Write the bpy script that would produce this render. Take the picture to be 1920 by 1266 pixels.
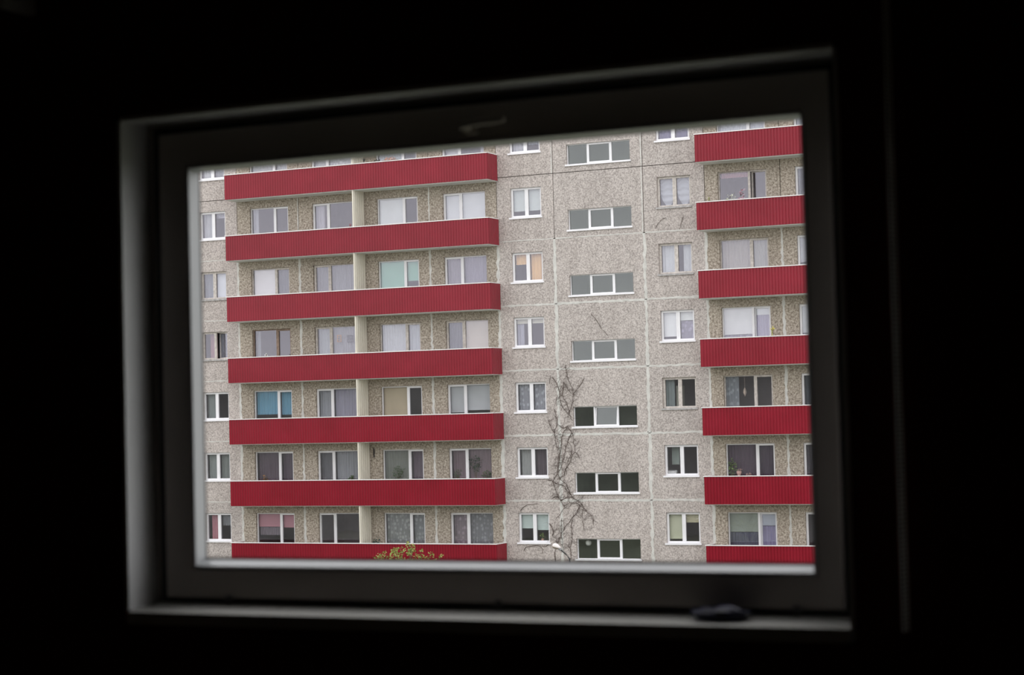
import bpy, math, random
from mathutils import Vector, Matrix

for o in list(bpy.data.objects):
    bpy.data.objects.remove(o)
scene = bpy.context.scene
COL = scene.collection
random.seed(7)

# ------------------------------------------------------------------ camera, sky, exposure
H = 10.3                       # eye height above the street
cam_d = bpy.data.cameras.new('camera')
cam = bpy.data.objects.new('camera', cam_d)
COL.objects.link(cam)
right = Vector((0.90498192, 0.42469378, -0.0253559))
up = Vector((0.03885384, -0.02315095, 0.99897668))
fwd = Vector((-0.42367217, 0.90504101, 0.03745218))
m = Matrix((right, up, -fwd)).transposed().to_4x4()
m.translation = (0, 0, H)
cam.matrix_world = m
cam_d.sensor_width = 36
cam_d.lens = 3733.3 / 1920 * 36
cam_d.clip_start = 0.05
cam_d.clip_end = 1000
cam_d.dof.use_dof = True
cam_d.dof.focus_distance = 85
cam_d.dof.aperture_fstop = 5.0
scene.camera = cam

world = bpy.data.worlds.new('overcast_sky')
scene.world = world
world.use_nodes = True
wn, wl = world.node_tree.nodes, world.node_tree.links
wn.clear()
w_out = wn.new('ShaderNodeOutputWorld')
w_bg = wn.new('ShaderNodeBackground')
w_tc = wn.new('ShaderNodeTexCoord')
w_sep = wn.new('ShaderNodeSeparateXYZ')
w_rmp = wn.new('ShaderNodeValToRGB')
w_rmp.color_ramp.elements[0].position = 0.0
w_rmp.color_ramp.elements[0].color = (0.98, 0.98, 1.0, 1)
w_rmp.color_ramp.elements[1].position = 0.9
w_rmp.color_ramp.elements[1].color = (1.02, 1.02, 1.04, 1)
wl.new(w_tc.outputs['Generated'], w_sep.inputs[0])
wl.new(w_sep.outputs['Z'], w_rmp.inputs[0])
wl.new(w_rmp.outputs[0], w_bg.inputs['Color'])
wl.new(w_bg.outputs[0], w_out.inputs[0])
w_bg.inputs['Strength'].default_value = 1.85

vs = scene.view_settings
scene.display_settings.display_device = 'sRGB'
vs.view_transform = 'Standard'
vs.look = 'None'
vs.gamma = 1
vs.use_curve_mapping = False
vs.exposure = 0.0
cy = scene.cycles
cy.use_denoising = True
cy.max_bounces = 10
cy.diffuse_bounces = 6
cy.transparent_max_bounces = 24
cy.caustics_reflective = False
cy.caustics_refractive = False


# ------------------------------------------------------------------ materials
def lin(c):
    return tuple((v / 255 / 12.92 if v / 255 <= 0.04045 else ((v / 255 + 0.055) / 1.055) ** 2.4) for v in c)


MATS = {}


def new_mat(name):
    mt = bpy.data.materials.new(name)
    mt.use_nodes = True
    return mt, mt.node_tree.nodes, mt.node_tree.links, mt.node_tree.nodes['Principled BSDF']


def position(n):
    return n.new('ShaderNodeNewGeometry').outputs['Position']


def noise(n, l, vec, scale, detail=2.0, rough=0.55):
    t = n.new('ShaderNodeTexNoise')
    t.inputs['Scale'].default_value = scale
    t.inputs['Detail'].default_value = detail
    t.inputs['Roughness'].default_value = rough
    l.new(vec, t.inputs['Vector'])
    return t.outputs['Fac']


def ramp(n, l, fac, stops):
    r = n.new('ShaderNodeValToRGB')
    e = r.color_ramp.elements
    while len(e) < len(stops):
        e.new(0.5)
    for k, (p, c) in enumerate(stops):
        e[k].position = p
        e[k].color = (*c, 1)
    l.new(fac, r.inputs[0])
    return r.outputs[0]


def mult(n, l, a, b, fac=1.0):
    x = n.new('ShaderNodeMix')
    x.data_type = 'RGBA'
    x.blend_type = 'MULTIPLY'
    x.inputs[0].default_value = fac
    l.new(a, x.inputs[6])
    l.new(b, x.inputs[7])
    return x.outputs[2]


def plain(name, rgb, rough=0.6, spec=0.3, vary=0.06, scale=3.0):
    """A colour with slight procedural wear."""
    if name in MATS:
        return MATS[name]
    mt, n, l, b = new_mat(name)
    f = noise(n, l, position(n), scale, 3)
    lo = tuple(v * (1 - vary) for v in rgb)
    hi = tuple(min(1, v * (1 + vary)) for v in rgb)
    l.new(ramp(n, l, f, [(0.3, lo), (0.7, hi)]), b.inputs['Base Color'])
    b.inputs['Roughness'].default_value = rough
    b.inputs['Specular IOR Level'].default_value = spec
    MATS[name] = mt
    return mt


def pebble(name, dark, mid, light, scale, bump=0.5):
    mt, n, l, b = new_mat(name)
    pos = position(n)
    f = noise(n, l, pos, scale, 4, 0.8)
    c = ramp(n, l, f, [(0.34, dark), (0.5, mid), (0.64, light)])
    stretch = n.new('ShaderNodeMapping')
    stretch.inputs['Scale'].default_value = (1.6, 1.6, 0.35)
    l.new(pos, stretch.inputs[0])
    g = noise(n, l, stretch.outputs[0], 1.1, 4, 0.65)
    wash = ramp(n, l, g, [(0.3, (0.86, 0.855, 0.85)), (0.62, (1.0, 1.0, 1.0))])
    oi = n.new('ShaderNodeObjectInfo')
    tone = ramp(n, l, oi.outputs['Random'], [(0.0, (0.94, 0.94, 0.94)), (1.0, (1.0, 0.99, 0.985))])
    l.new(mult(n, l, mult(n, l, c, wash), tone), b.inputs['Base Color'])
    b.inputs['Roughness'].default_value = 0.95
    b.inputs['Specular IOR Level'].default_value = 0.15
    bp = n.new('ShaderNodeBump')
    bp.inputs['Strength'].default_value = bump
    bp.inputs['Distance'].default_value = 0.015
    l.new(f, bp.inputs['Height'])
    l.new(bp.outputs[0], b.inputs['Normal'])
    MATS[name] = mt
    return mt


M_WALL = pebble('pebble_dash_grey', (0.26, 0.235, 0.22), (0.505, 0.462, 0.432), (0.70, 0.65, 0.615), 16)
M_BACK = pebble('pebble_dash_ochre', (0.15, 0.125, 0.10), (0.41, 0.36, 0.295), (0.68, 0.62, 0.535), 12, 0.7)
M_SEAL = plain('joint_sealant_pale', (0.60, 0.595, 0.56), 0.8, 0.2, 0.12, 5)
M_SLAB = plain('balcony_slab_concrete', (0.76, 0.77, 0.75), 0.9, 0.1, 0.08, 2)
M_CAP = plain('white_cap_paint', (0.82, 0.79, 0.78), 0.5, 0.3, 0.06, 2)
M_CREAM = plain('cream_corrugated_sheet', (0.70, 0.665, 0.57), 0.6, 0.3, 0.05, 1)
M_WHITE = plain('white_window_plastic', (0.84, 0.84, 0.86), 0.35, 0.4, 0.03)
M_OLD = plain('old_painted_timber', (0.60, 0.56, 0.52), 0.7, 0.2, 0.2, 9)
M_BROWN = plain('brown_weathered_timber', (0.30, 0.22, 0.17), 0.7, 0.2, 0.25, 9)
M_SILLGREY = plain('weathered_grey_sill', (0.42, 0.41, 0.40), 0.8, 0.2, 0.3, 7)
M_ROOM = plain('far_room_plaster', (0.56, 0.53, 0.54), 0.9, 0.1)
M_STAIR = plain('stairwell_green_paint', (0.40, 0.42, 0.37), 0.8, 0.2)
M_ROOF = plain('bitumen_roof', (0.10, 0.10, 0.10), 0.9, 0.1)


def red_sheet():
    mt, n, l, b = new_mat('red_corrugated_sheet')
    f = noise(n, l, position(n), 0.9, 4)
    oi = n.new('ShaderNodeObjectInfo')
    c = ramp(n, l, f, [(0.3, (0.22, 0.006, 0.017)), (0.7, (0.265, 0.009, 0.024))])
    t = ramp(n, l, oi.outputs['Random'], [(0.0, (0.94, 0.94, 0.94)), (1.0, (1.0, 1.0, 1.0))])
    l.new(mult(n, l, c, t), b.inputs['Base Color'])
    b.inputs['Roughness'].default_value = 0.22
    b.inputs['Specular IOR Level'].default_value = 0.3
    return mt


M_RED = red_sheet()


def glass(name, ior, tint, wobble=0.0, sheen=(1, 1, 1)):
    mt = bpy.data.materials.new(name)
    mt.use_nodes = True
    n, l = mt.node_tree.nodes, mt.node_tree.links
    n.clear()
    out = n.new('ShaderNodeOutputMaterial')
    mx = n.new('ShaderNodeMixShader')
    tr = n.new('ShaderNodeBsdfTransparent')
    gl = n.new('ShaderNodeBsdfGlossy')
    fr = n.new('ShaderNodeFresnel')
    tr.inputs[0].default_value = (*tint, 1)
    gl.inputs['Roughness'].default_value = 0.0
    gl.inputs['Color'].default_value = (*sheen, 1)
    # light crosses the thin pane unbent, so both faces answer alike
    geo = n.new('ShaderNodeNewGeometry')
    io = n.new('ShaderNodeMapRange')
    io.inputs['To Min'].default_value = ior
    io.inputs['To Max'].default_value = 1 / ior
    l.new(geo.outputs['Backfacing'], io.inputs['Value'])
    l.new(io.outputs['Result'], fr.inputs['IOR'])
    if wobble:
        f = noise(n, l, position(n), 1.7, 2)
        bp = n.new('ShaderNodeBump')
        bp.inputs['Strength'].default_value = wobble
        bp.inputs['Distance'].default_value = 0.02
        l.new(f, bp.inputs['Height'])
        l.new(bp.outputs[0], gl.inputs['Normal'])
    l.new(fr.outputs[0], mx.inputs[0])
    l.new(tr.outputs[0], mx.inputs[1])
    l.new(gl.outputs[0], mx.inputs[2])
    l.new(mx.outputs[0], out.inputs[0])
    return mt


M_GLASS = glass('far_window_glass', 1.8, (0.975, 0.975, 0.98), 0.06, (0.92, 0.90, 1.0))
M_STAIRGLASS = glass('stairwell_glass', 1.75, (0.96, 0.97, 0.96), 0.1, (0.90, 0.94, 0.95))
M_NEARGLASS = glass('near_window_glass', 1.15, (0.995, 0.99, 0.99))


def cloth(rgb, kind):
    """Curtain cloth: opaque blind, sheer curtain or patterned lace."""
    key = 'cloth_%s_%d_%d_%d' % (kind, *rgb)
    if key in MATS:
        return MATS[key]
    c = lin(rgb)
    g = sum(c) / 3
    c = tuple(min(0.88, (v * 0.8 + g * 0.2) * CLOTH_GAIN) for v in c)
    mt, n, l, b = new_mat(key)
    b.inputs['Roughness'].default_value = 0.9
    b.inputs['Specular IOR Level'].default_value = 0.1
    f = noise(n, l, position(n), 2.5, 2)
    l.new(ramp(n, l, f, [(0.3, tuple(v * 0.93 for v in c)), (0.7, c)]), b.inputs['Base Color'])
    if kind != 'blind':
        out = n['Material Output']
        tr = n.new('ShaderNodeBsdfTransparent')
        mx = n.new('ShaderNodeMixShader')
        mx.inputs[0].default_value = 0.3
        if kind == 'lace':
            pos = position(n)
            mp = n.new('ShaderNodeMapping')
            mp.inputs['Scale'].default_value = (5.5, 0.0, 4.0)
            l.new(pos, mp.inputs[0])
            v = n.new('ShaderNodeTexVoronoi')
            v.inputs['Scale'].default_value = 1.3
            v.inputs['Randomness'].default_value = 0.7
            l.new(mp.outputs[0], v.inputs['Vector'])
            r = ramp(n, l, v.outputs['Distance'], [(0.25, (0.15, 0.15, 0.15)), (0.5, (0.55, 0.55, 0.55))])
            l.new(r, mx.inputs[0])
        l.new(b.outputs[0], mx.inputs[1])
        l.new(tr.outputs[0], mx.inputs[2])
        l.new(mx.outputs[0], out.inputs[0])
    MATS[key] = mt
    return mt


CLOTH_GAIN = 1.15


# ------------------------------------------------------------------ mesh helpers
class MB:
    def __init__(self):
        self.v, self.f = [], []

    def box(self, x0, x1, y0, y1, z0, z1):
        b = len(self.v)
        self.v += [(x, y, z) for z in (z0, z1) for y in (y0, y1) for x in (x0, x1)]
        self.f += [tuple(b + k for k in q) for q in
                   ((0, 2, 3, 1), (4, 5, 7, 6), (0, 1, 5, 4), (2, 6, 7, 3), (0, 4, 6, 2), (1, 3, 7, 5))]
        return self

    def frame(self, x0, x1, z0, z1, w, y0, y1, wb=None):
        """A rectangular ring of rails, stiles running full height."""
        wb = w if wb is None else wb
        self.box(x0, x0 + w, y0, y1, z0, z1)
        self.box(x1 - w, x1, y0, y1, z0, z1)
        self.box(x0 + w, x1 - w, y0, y1, z0, z0 + wb)
        self.box(x0 + w, x1 - w, y0, y1, z1 - w, z1)
        return self

    def quad(self, *p):
        b = len(self.v)
        self.v += list(p)
        self.f.append(tuple(range(b, b + len(p))))
        return self

    def tube(self, pts, r0, r1=None, n=6):
        r1 = r0 if r1 is None else r1
        pts = [Vector(p) for p in pts]
        b = len(self.v)
        for i, p in enumerate(pts):
            d = (pts[min(i + 1, len(pts) - 1)] - pts[max(i - 1, 0)]).normalized()
            a = d.orthogonal().normalized()
            c = d.cross(a)
            r = r0 + (r1 - r0) * i / max(1, len(pts) - 1)
            for k in range(n):
                t = 2 * math.pi * k / n
                self.v.append(tuple(p + (a * math.cos(t) + c * math.sin(t)) * r))
        for i in range(len(pts) - 1):
            for k in range(n):
                j = (k + 1) % n
                self.f.append((b + i * n + k, b + i * n + j, b + (i + 1) * n + j, b + (i + 1) * n + k))
        self.f.append(tuple(b + k for k in range(n))[::-1])
        self.f.append(tuple(b + (len(pts) - 1) * n + k for k in range(n)))
        return self

    def lathe(self, prof, cx=0, cy=0, cz=0, n=14):
        b = len(self.v)
        for r, z in prof:
            for k in range(n):
                t = 2 * math.pi * k / n
                self.v.append((cx + r * math.cos(t), cy + r * math.sin(t), cz + z))
        for i in range(len(prof) - 1):
            for k in range(n):
                j = (k + 1) % n
                self.f.append((b + i * n + k, b + i * n + j, b + (i + 1) * n + j, b + (i + 1) * n + k))
        self.f.append(tuple(b + k for k in range(n))[::-1])
        self.f.append(tuple(b + (len(prof) - 1) * n + k for k in range(n)))
        return self

    def ball(self, c, r, seg=6, rings=4, sx=1, sy=1, sz=1):
        prof = [(max(1e-4, r * math.sin(math.pi * i / rings)), -r * math.cos(math.pi * i / rings)) for i in range(rings + 1)]
        b = len(self.v)
        self.lathe(prof, n=seg)
        for i in range(b, len(self.v)):
            x, y, z = self.v[i]
            self.v[i] = (c[0] + x * sx, c[1] + y * sy, c[2] + z * sz)
        return self

    def mesh(self, name, mat, smooth=False):
        me = bpy.data.meshes.new(name)
        me.from_pydata(self.v, [], self.f)
        me.materials.append(mat)
        if smooth:
            me.polygons.foreach_set('use_smooth', [True] * len(me.polygons))
        me.update()
        return me

    def build(self, name, mat, parent=None, loc=(0, 0, 0), smooth=False):
        return link(name, self.mesh(name, mat, smooth), parent, loc)


def link(name, me, parent=None, loc=(0, 0, 0), rot=None):
    o = bpy.data.objects.new(name, me)
    COL.objects.link(o)
    o.parent = parent
    o.location = loc
    if rot:
        o.rotation_euler = rot
    return o


def tag(o, label, cat, group=None):
    o['label'] = label
    o['category'] = cat
    if group:
        o['group'] = group
    return o


def thing(name, label, cat, loc, group=None):
    return tag(link(name, None, None, loc), label, cat, group)


def struct(o):
    o['kind'] = 'structure'
    return o


# ------------------------------------------------------------------ the dark room with its window
OX0, OX1 = -2.70, -1.04                       # reveal opening in the wall
OZ0, OZ1 = H - 0.424, H + 0.682
YW, YF, YO = 3.70, 3.80, 3.862                 # inner wall face, frame face, outer wall face
RX0, RX1, RY0 = -5.4, 1.3, -1.2
RZ0, RZ1 = H - 1.5, H + 1.3

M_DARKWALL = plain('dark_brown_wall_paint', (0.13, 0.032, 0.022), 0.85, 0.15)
M_ROOMWALL = plain('dim_room_paint', (0.13, 0.11, 0.095), 0.85, 0.15)
M_FLOOR = plain('dark_floorboards', (0.13, 0.095, 0.065), 0.6, 0.3, 0.3, 4)
M_CEIL = plain('dim_ceiling_paint', (0.12, 0.11, 0.10), 0.9, 0.1)
M_REVEAL = plain('white_reveal_plaster', (0.88, 0.89, 0.89), 0.4, 0.5)
M_SASH = plain('shade_darkened_sash_plastic', (0.46, 0.41, 0.375), 0.6, 0.25)  # white plastic with the shade of its room side put into the colour
M_BEAD = plain('white_bead_plastic', (0.60, 0.615, 0.625), 0.35, 0.4)

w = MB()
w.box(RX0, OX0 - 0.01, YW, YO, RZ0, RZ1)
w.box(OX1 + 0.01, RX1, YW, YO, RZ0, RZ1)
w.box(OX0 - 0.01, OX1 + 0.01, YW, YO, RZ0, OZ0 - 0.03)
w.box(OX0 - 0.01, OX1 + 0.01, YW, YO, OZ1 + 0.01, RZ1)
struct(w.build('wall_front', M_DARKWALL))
struct(MB().box(RX0 - 0.1, RX0, RY0, YO, RZ0, RZ1).build('wall_left', M_ROOMWALL))
struct(MB().box(RX1, RX1 + 0.1, RY0, YO, RZ0, RZ1).build('wall_right', M_ROOMWALL))
struct(MB().box(RX0 - 0.1, RX1 + 0.1, RY0 - 0.1, RY0, RZ0, RZ1).build('wall_back', M_ROOMWALL))
struct(MB().box(RX0 - 0.1, RX1 + 0.1, RY0 - 0.1, YO, RZ0 - 0.15, RZ0).build('floor', M_FLOOR))
struct(MB().box(RX0 - 0.1, RX1 + 0.1, RY0 - 0.1, YO, RZ1, RZ1 + 0.15).build('ceiling', M_CEIL))

win = struct(link('window_1', None, None, ((OX0 + OX1) / 2, YF, OZ0)))


def wpart(name, mb, mat, smooth=False):
    o = mb.build(name, mat, win, smooth=smooth)
    for v in o.data.vertices:
        v.co -= win.location
    return o


def reveal_box(x0, x1, z0, z1):
    return MB().box(x0, x1, YW + 0.001, YO, z0, z1)


wpart('reveal_left', reveal_box(OX0 - 0.01, OX0, OZ0, OZ1), M_REVEAL)
wpart('reveal_right', reveal_box(OX1, OX1 + 0.01, OZ0, OZ1), M_REVEAL)
wpart('reveal_top', reveal_box(OX0, OX1, OZ1, OZ1 + 0.01), M_REVEAL)
s = MB()                                       # sill board sloping gently into the room
s.v = [(OX0, YW - 0.004, OZ0 - 0.03), (OX1, YW - 0.004, OZ0 - 0.03), (OX1, YO, OZ0 - 0.03), (OX0, YO, OZ0 - 0.03),
       (OX0, YW - 0.004, OZ0 - 0.003), (OX1, YW - 0.004, OZ0 - 0.003), (OX1, YO, OZ0 + 0.016), (OX0, YO, OZ0 + 0.016)]
s.f = [(3, 2, 1, 0), (4, 5, 6, 7), (0, 1, 5, 4), (1, 2, 6, 5), (2, 3, 7, 6), (3, 0, 4, 7)]
wpart('sill_board', s, plain('sill_paint', (0.66, 0.65, 0.61), 0.4, 0.4))
FX0, FX1, FZ0, FZ1 = OX0, OX1, OZ0 + 0.012, OZ1
wpart('window_frame', MB().frame(FX0, FX1, FZ0, FZ1, 0.05, YF + 0.012, YF + 0.060), M_SASH)
SX0, SX1, SZ0, SZ1 = OX0 + 0.034, OX1 - 0.034, OZ0 + 0.020, OZ1 - 0.022    # sash outline
GX0, GX1, GZ0, GZ1 = -2.582, -1.136, H - 0.330, H + 0.574                  # clear opening


def sash_ring(x0, x1, z0, z1, a0, a1, c0, c1, y0, y1, bev):
    """Sash ring with rounded outer arris, built from four mitred rails."""
    mb = MB()
    outer = [(x0, z0), (x1, z0), (x1, z1), (x0, z1)]
    inner = [(a0, c0), (a1, c0), (a1, c1), (a0, c1)]
    outb = [(x0 + bev, z0 + bev), (x1 - bev, z0 + bev), (x1 - bev, z1 - bev), (x0 + bev, z1 - bev)]
    inb = [(a0 - bev, c0 - bev), (a1 + bev, c0 - bev), (a1 + bev, c1 + bev), (a0 - bev, c1 + bev)]
    loops = [[(p[0], y1, p[1]) for p in outer], [(p[0], y0 + bev, p[1]) for p in outer], [(p[0], y0, p[1]) for p in outb],
             [(p[0], y0, p[1]) for p in inb], [(p[0], y0 + bev, p[1]) for p in inner], [(p[0], y1, p[1]) for p in inner]]
    for lp in loops:
        mb.v += lp
    for i in range(6):
        j = (i + 1) % 6
        for k in range(4):
            q = (k + 1) % 4
            mb.f.append((i * 4 + k, i * 4 + q, j * 4 + q, j * 4 + k))
    return mb


wpart('sash', sash_ring(SX0, SX1, SZ0, SZ1, GX0 - 0.003, GX1 + 0.003, GZ0 - 0.003, GZ1 + 0.003, YF - 0.006, YF + 0.047, 0.006), M_SASH)
bead = MB()                                     # snug white lining from the sash edge back to the glass
for y_, a0, a1, c0, c1 in ((YF + 0.036, GX0 - 0.012, GX1 + 0.012, GZ0 - 0.012, GZ1 + 0.012), (YF - 0.005, GX0 - 0.003, GX1 + 0.003, GZ0 - 0.003, GZ1 + 0.003),
                           (YF - 0.005, GX0, GX1, GZ0, GZ1), (YF + 0.036, GX0 + 0.002, GX1 - 0.002, GZ0 + 0.013, GZ1 - 0.004)):
    bead.v += [(a0, y_, c0), (a1, y_, c0), (a1, y_, c1), (a0, y_, c1)]
for i in range(4):
    k_ = (i + 1) % 4
    bead.f += [(i * 4 + q, i * 4 + (q + 1) % 4, k_ * 4 + (q + 1) % 4, k_ * 4 + q) for q in range(4)]
wpart('glass_seal', MB().frame(GX0 - 0.004, GX1 + 0.004, GZ0 + 0.009, GZ1 + 0.002, 0.0075, YF + 0.0345, YF + 0.0365), plain('black_rubber_and_gap_shade', (0.015, 0.015, 0.015), 0.7))
wpart('glazing_bead', bead, M_BEAD)
wpart('glass_pane', MB().box(GX0 - 0.005, GX1 + 0.005, YF + 0.037, YF + 0.043, GZ0 - 0.005, GZ1 + 0.005), M_NEARGLASS)
M_HINGE = plain('dark_hinge_metal', (0.07, 0.07, 0.07), 0.5, 0.4)
for hx in (-2.49, -1.82, -1.17):
    hb = MB()
    hb.ball((hx, YF - 0.015, OZ0 + 0.021), 0.010, 10, 6, 1.0, 0.6, 0.9)
    wpart('drain_cover', hb, M_HINGE, True)
hd = MB()
hd.box(-1.872, -1.838, YF - 0.024, YF - 0.012, H + 0.592, H + 0.622)
hd.tube([(-1.855, YF - 0.024, H + 0.607), (-1.855, YF - 0.050, H + 0.607)], 0.009, n=10)
hd.tube([(-1.862, YF - 0.050, H + 0.607), (-1.83, YF - 0.054, H + 0.610), (-1.76, YF - 0.054, H + 0.612)], 0.0095, 0.0075, n=10)
wpart('window_handle', hd, M_SASH)

wpart('gap_shade_ring', MB().frame(SX0 - 0.012, SX1 + 0.012, SZ0 - 0.008, SZ1 + 0.012, 0.014, YF - 0.002, YF + 0.014), plain('black_rubber_and_gap_shade', (0.015, 0.015, 0.015), 0.7))  # black ring painted in for the shaded gap between frame and sash
# small crumpled cloth on the sill
M_NAVY = plain('dark_blue_cloth', (0.012, 0.012, 0.045), 0.4, 0.5, 0.9, 30)
cb = MB()
cb.ball((0, 0, 0), 1, 24, 14)
rr = random.Random(3)
for i, (x, y, z) in enumerate(cb.v):
    k = 1 + 0.18 * math.sin(5 * x + 3 * y) * math.cos(7 * z + 2 * x) + 0.08 * math.sin(13 * x - 9 * y)
    cb.v[i] = (x * 0.058 * k, y * 0.026 * k, max(0.0, z * 0.6 + 0.35) * 0.026 * k)
crumple = cb.build('cloth', M_NAVY, None, (-1.315, YW + 0.05, OZ0 + 0.0045), True)
tag(crumple, 'small crumpled dark blue cloth lying on the right end of the near windowsill', 'cloth')

# roller blind above the opening, only its bead chain hangs into view
rb = thing('roller_blind', 'roller blind whose pale bead chain hangs on the dark wall right of window', 'blind', (-0.915, YW, H + 1.0))
MC = plain('pale_chain_plastic', (0.86, 0.86, 0.78), 0.4, 0.4)
ch = MB()
zz = -0.05
while zz > -1.42:
    for dx, dy in ((0.0, -0.085), (0.003, -0.065)):
        ch.ball((dx, dy, zz), 0.0032, 6, 4)
    zz -= 0.0085
ch.tube([(0, -0.085, -0.03), (0, -0.085, -1.42)], 0.001, n=4)
ch.tube([(0.003, -0.065, -0.03), (0.003, -0.065, -1.42)], 0.001, n=4)
o = ch.build('bead_chain', MC, rb)
o['kind'] = 'stuff'
MB().box(-0.015, 0.02, -0.11, 0.0, -0.05, 0.05).build('bracket', MC, rb)
MB().tube([(-2.02, -0.075, 0), (-0.012, -0.075, 0)], 0.028, n=14).build('fabric_roll', plain('dark_blind_fabric', (0.06, 0.05, 0.05), 0.9), rb)
MB().box(-2.04, -2.018, -0.11, 0.0, -0.05, 0.05).build('bracket', MC, rb)

# outside of the house the room belongs to: wall with the window hole, roof slab
M_OUT = plain('own_house_render', (0.27, 0.275, 0.25), 0.9, 0.1, 0.25, 0.4)
HX0, HX1, HTOP = -128.0, 24.0, H + 3.1
ow = MB()
ow.box(HX0, OX0 - 0.01, YO, YO + 0.012, 0, HTOP)
ow.box(OX1 + 0.01, HX1, YO, YO + 0.012, 0, HTOP)
ow.box(OX0 - 0.01, OX1 + 0.01, YO, YO + 0.012, 0, OZ0 - 0.03)
ow.box(OX0 - 0.01, OX1 + 0.01, YO, YO + 0.012, OZ1 + 0.01, HTOP)
struct(ow.build('wall_outside', M_OUT))
struct(MB().box(HX0 - 0.3, HX1 + 0.3, -8.0, YO + 0.4, HTOP, HTOP + 0.25).build('roof', M_ROOF))

# ground between the houses
M_GRASS = plain('courtyard_ground', (0.19, 0.20, 0.15), 0.95, 0.1, 0.4, 0.8)
struct(MB().box(-190, 120, -60, 200, -0.2, 0.0).build('ground', M_GRASS))
struct(MB().box(-190, 120, 66.0, 69.0, 0.0, 0.03).build('path', plain('path_asphalt', (0.16, 0.16, 0.16), 0.9, 0.1, 0.2, 2)))

# ------------------------------------------------------------------ the apartment building opposite
D = 77.92                                      # its facade plane
ST = 2.803                                     # storey height


def J(r):                                      # height of the joint below storey r
    return H - 3.82 + ST * (r - 1)


block = thing('apartment_building', 'grey concrete panel apartment block with red corrugated balconies seen through the window',
              'building', (-37.0, D, 0))
BX = block.location.x


def bl(x, z, y=0.0):                           # building-local position
    return (x - BX, y, z)


# bays: key, x0, x1, type
BAYS = [('KX', -59.95, -57.22, 'K'), ('SX', -57.22, -53.10, 'S'), ('L0', -53.10, -50.38, 'K'),
        ('W1', -50.38, -47.06, 'WL'), ('W2', -47.06, -43.66, 'WR'), ('W3', -43.66, -40.37, 'WL'), ('W4', -40.37, -37.05, 'WR'),
        ('K1', -37.05, -34.35, 'K'), ('S', -34.35, -30.23, 'S'), ('K2', -30.23, -27.50, 'K'),
        ('W5', -27.50, -24.24, 'WL'), ('W6', -24.24, -20.86, 'WR'), ('W7', -20.86, -17.55, 'WL'), ('W8', -17.55, -14.22, 'WR'),
        ('KY', -14.22, -11.50, 'K')]
BAY = {b[0]: b for b in BAYS}
ROWS = range(-1, 8)
# window outlines in world x: (x0, xm0, xm1, x1); panes lie either side of the mullion
WX = {'KX': (-59.32, None, None, -57.85), 'L0': (-52.45, None, None, -51.03), 'K1': (-36.40, None, None, -34.93),
      'K2': (-29.61, None, None, -28.11), 'KY': (-13.6, None, None, -12.13),
      'W1': (-49.68, -48.41, -48.22, -47.62), 'W2': (-46.36, -45.74, -45.53, -44.25),
      'W3': (-43.00, -41.69, -41.49, -40.93), 'W4': (-39.69, -39.00, -38.82, -37.61),
      'W5': (-26.92, -25.60, -25.41, -24.81), 'W6': (-23.62, -22.98, -22.78, -21.5),
      'W7': (-20.2, -18.9, -18.7, -18.12), 'W8': (-16.86, -16.2, -16.0, -14.78),
      'S': (-33.70, -32.76, -31.68, -30.78), 'SX': (-56.57, -55.63, -54.55, -53.65)}
GAP = 0.014
T = 0.25                                       # panel thickness
ZTOP = 2.29
KZ = (1.0, 2.29)
SZ = (0.31, 1.185)
WSILL = 0.78


def panel_mesh(xs, zs, solid, mat):
    """Concrete panel with openings: a grid of cells, solid or empty."""
    mb = MB()
    nx, nz = len(xs) - 1, len(zs) - 1

    def s(i, k):
        return 0 <= i < nx and 0 <= k < nz and solid(i, k)
    for i in range(nx):
        for k in range(nz):
            if not s(i, k):
                continue
            a, b, c, d = xs[i], xs[i + 1], zs[k], zs[k + 1]
            mb.quad((a, 0, c), (b, 0, c), (b, 0, d), (a, 0, d))
            mb.quad((a, T, c), (a, T, d), (b, T, d), (b, T, c))
            if not s(i - 1, k):
                mb.quad((a, 0, c), (a, 0, d), (a, T, d), (a, T, c))
            if not s(i + 1, k):
                mb.quad((b, 0, c), (b, T, c), (b, T, d), (b, 0, d))
            if not s(i, k - 1):
                mb.quad((a, 0, c), (a, T, c), (b, T, c), (b, 0, c))
            if not s(i, k + 1):
                mb.quad((a, 0, d), (b, 0, d), (b, T, d), (a, T, d))
    return mb.mesh('wall_panel', mat)


YP = 0.11                                      # frame set back from the panel face
FW, SW = 0.05, 0.05


def frame_mesh(kind, p, mat):
    x0, a, b, x1 = p
    mb = MB()
    if kind == 'K':
        z0, z1 = KZ
        xm = (x0 + x1) / 2
        mb.frame(x0, x1, z0, z1, FW, YP, YP + 0.07)
        mb.box(xm - 0.035, xm + 0.035, YP, YP + 0.07, z0 + FW, z1 - FW)
    elif kind == 'S':
        z0, z1 = SZ
        mb.frame(x0, x1, z0, z1, 0.035, YP, YP + 0.07)
        mb.box(a - 0.03, a + 0.03, YP, YP + 0.07, z0 + 0.035, z1 - 0.035)
        mb.box(b - 0.03, b + 0.03, YP, YP + 0.07, z0 + 0.035, z1 - 0.035)
    else:
        z1 = ZTOP
        door_left = kind == 'WR'
        dx0, dx1 = (x0, b) if door_left else (a, x1)
        wx0, wx1 = (b, x1) if door_left else (x0, a)
        mb.frame(dx0, dx1, 0.06, z1, FW, YP, YP + 0.07)
        mb.frame(wx0, wx1, WSILL, z1, 0.045, YP, YP + 0.07)
    return mb.mesh('window', mat)


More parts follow.
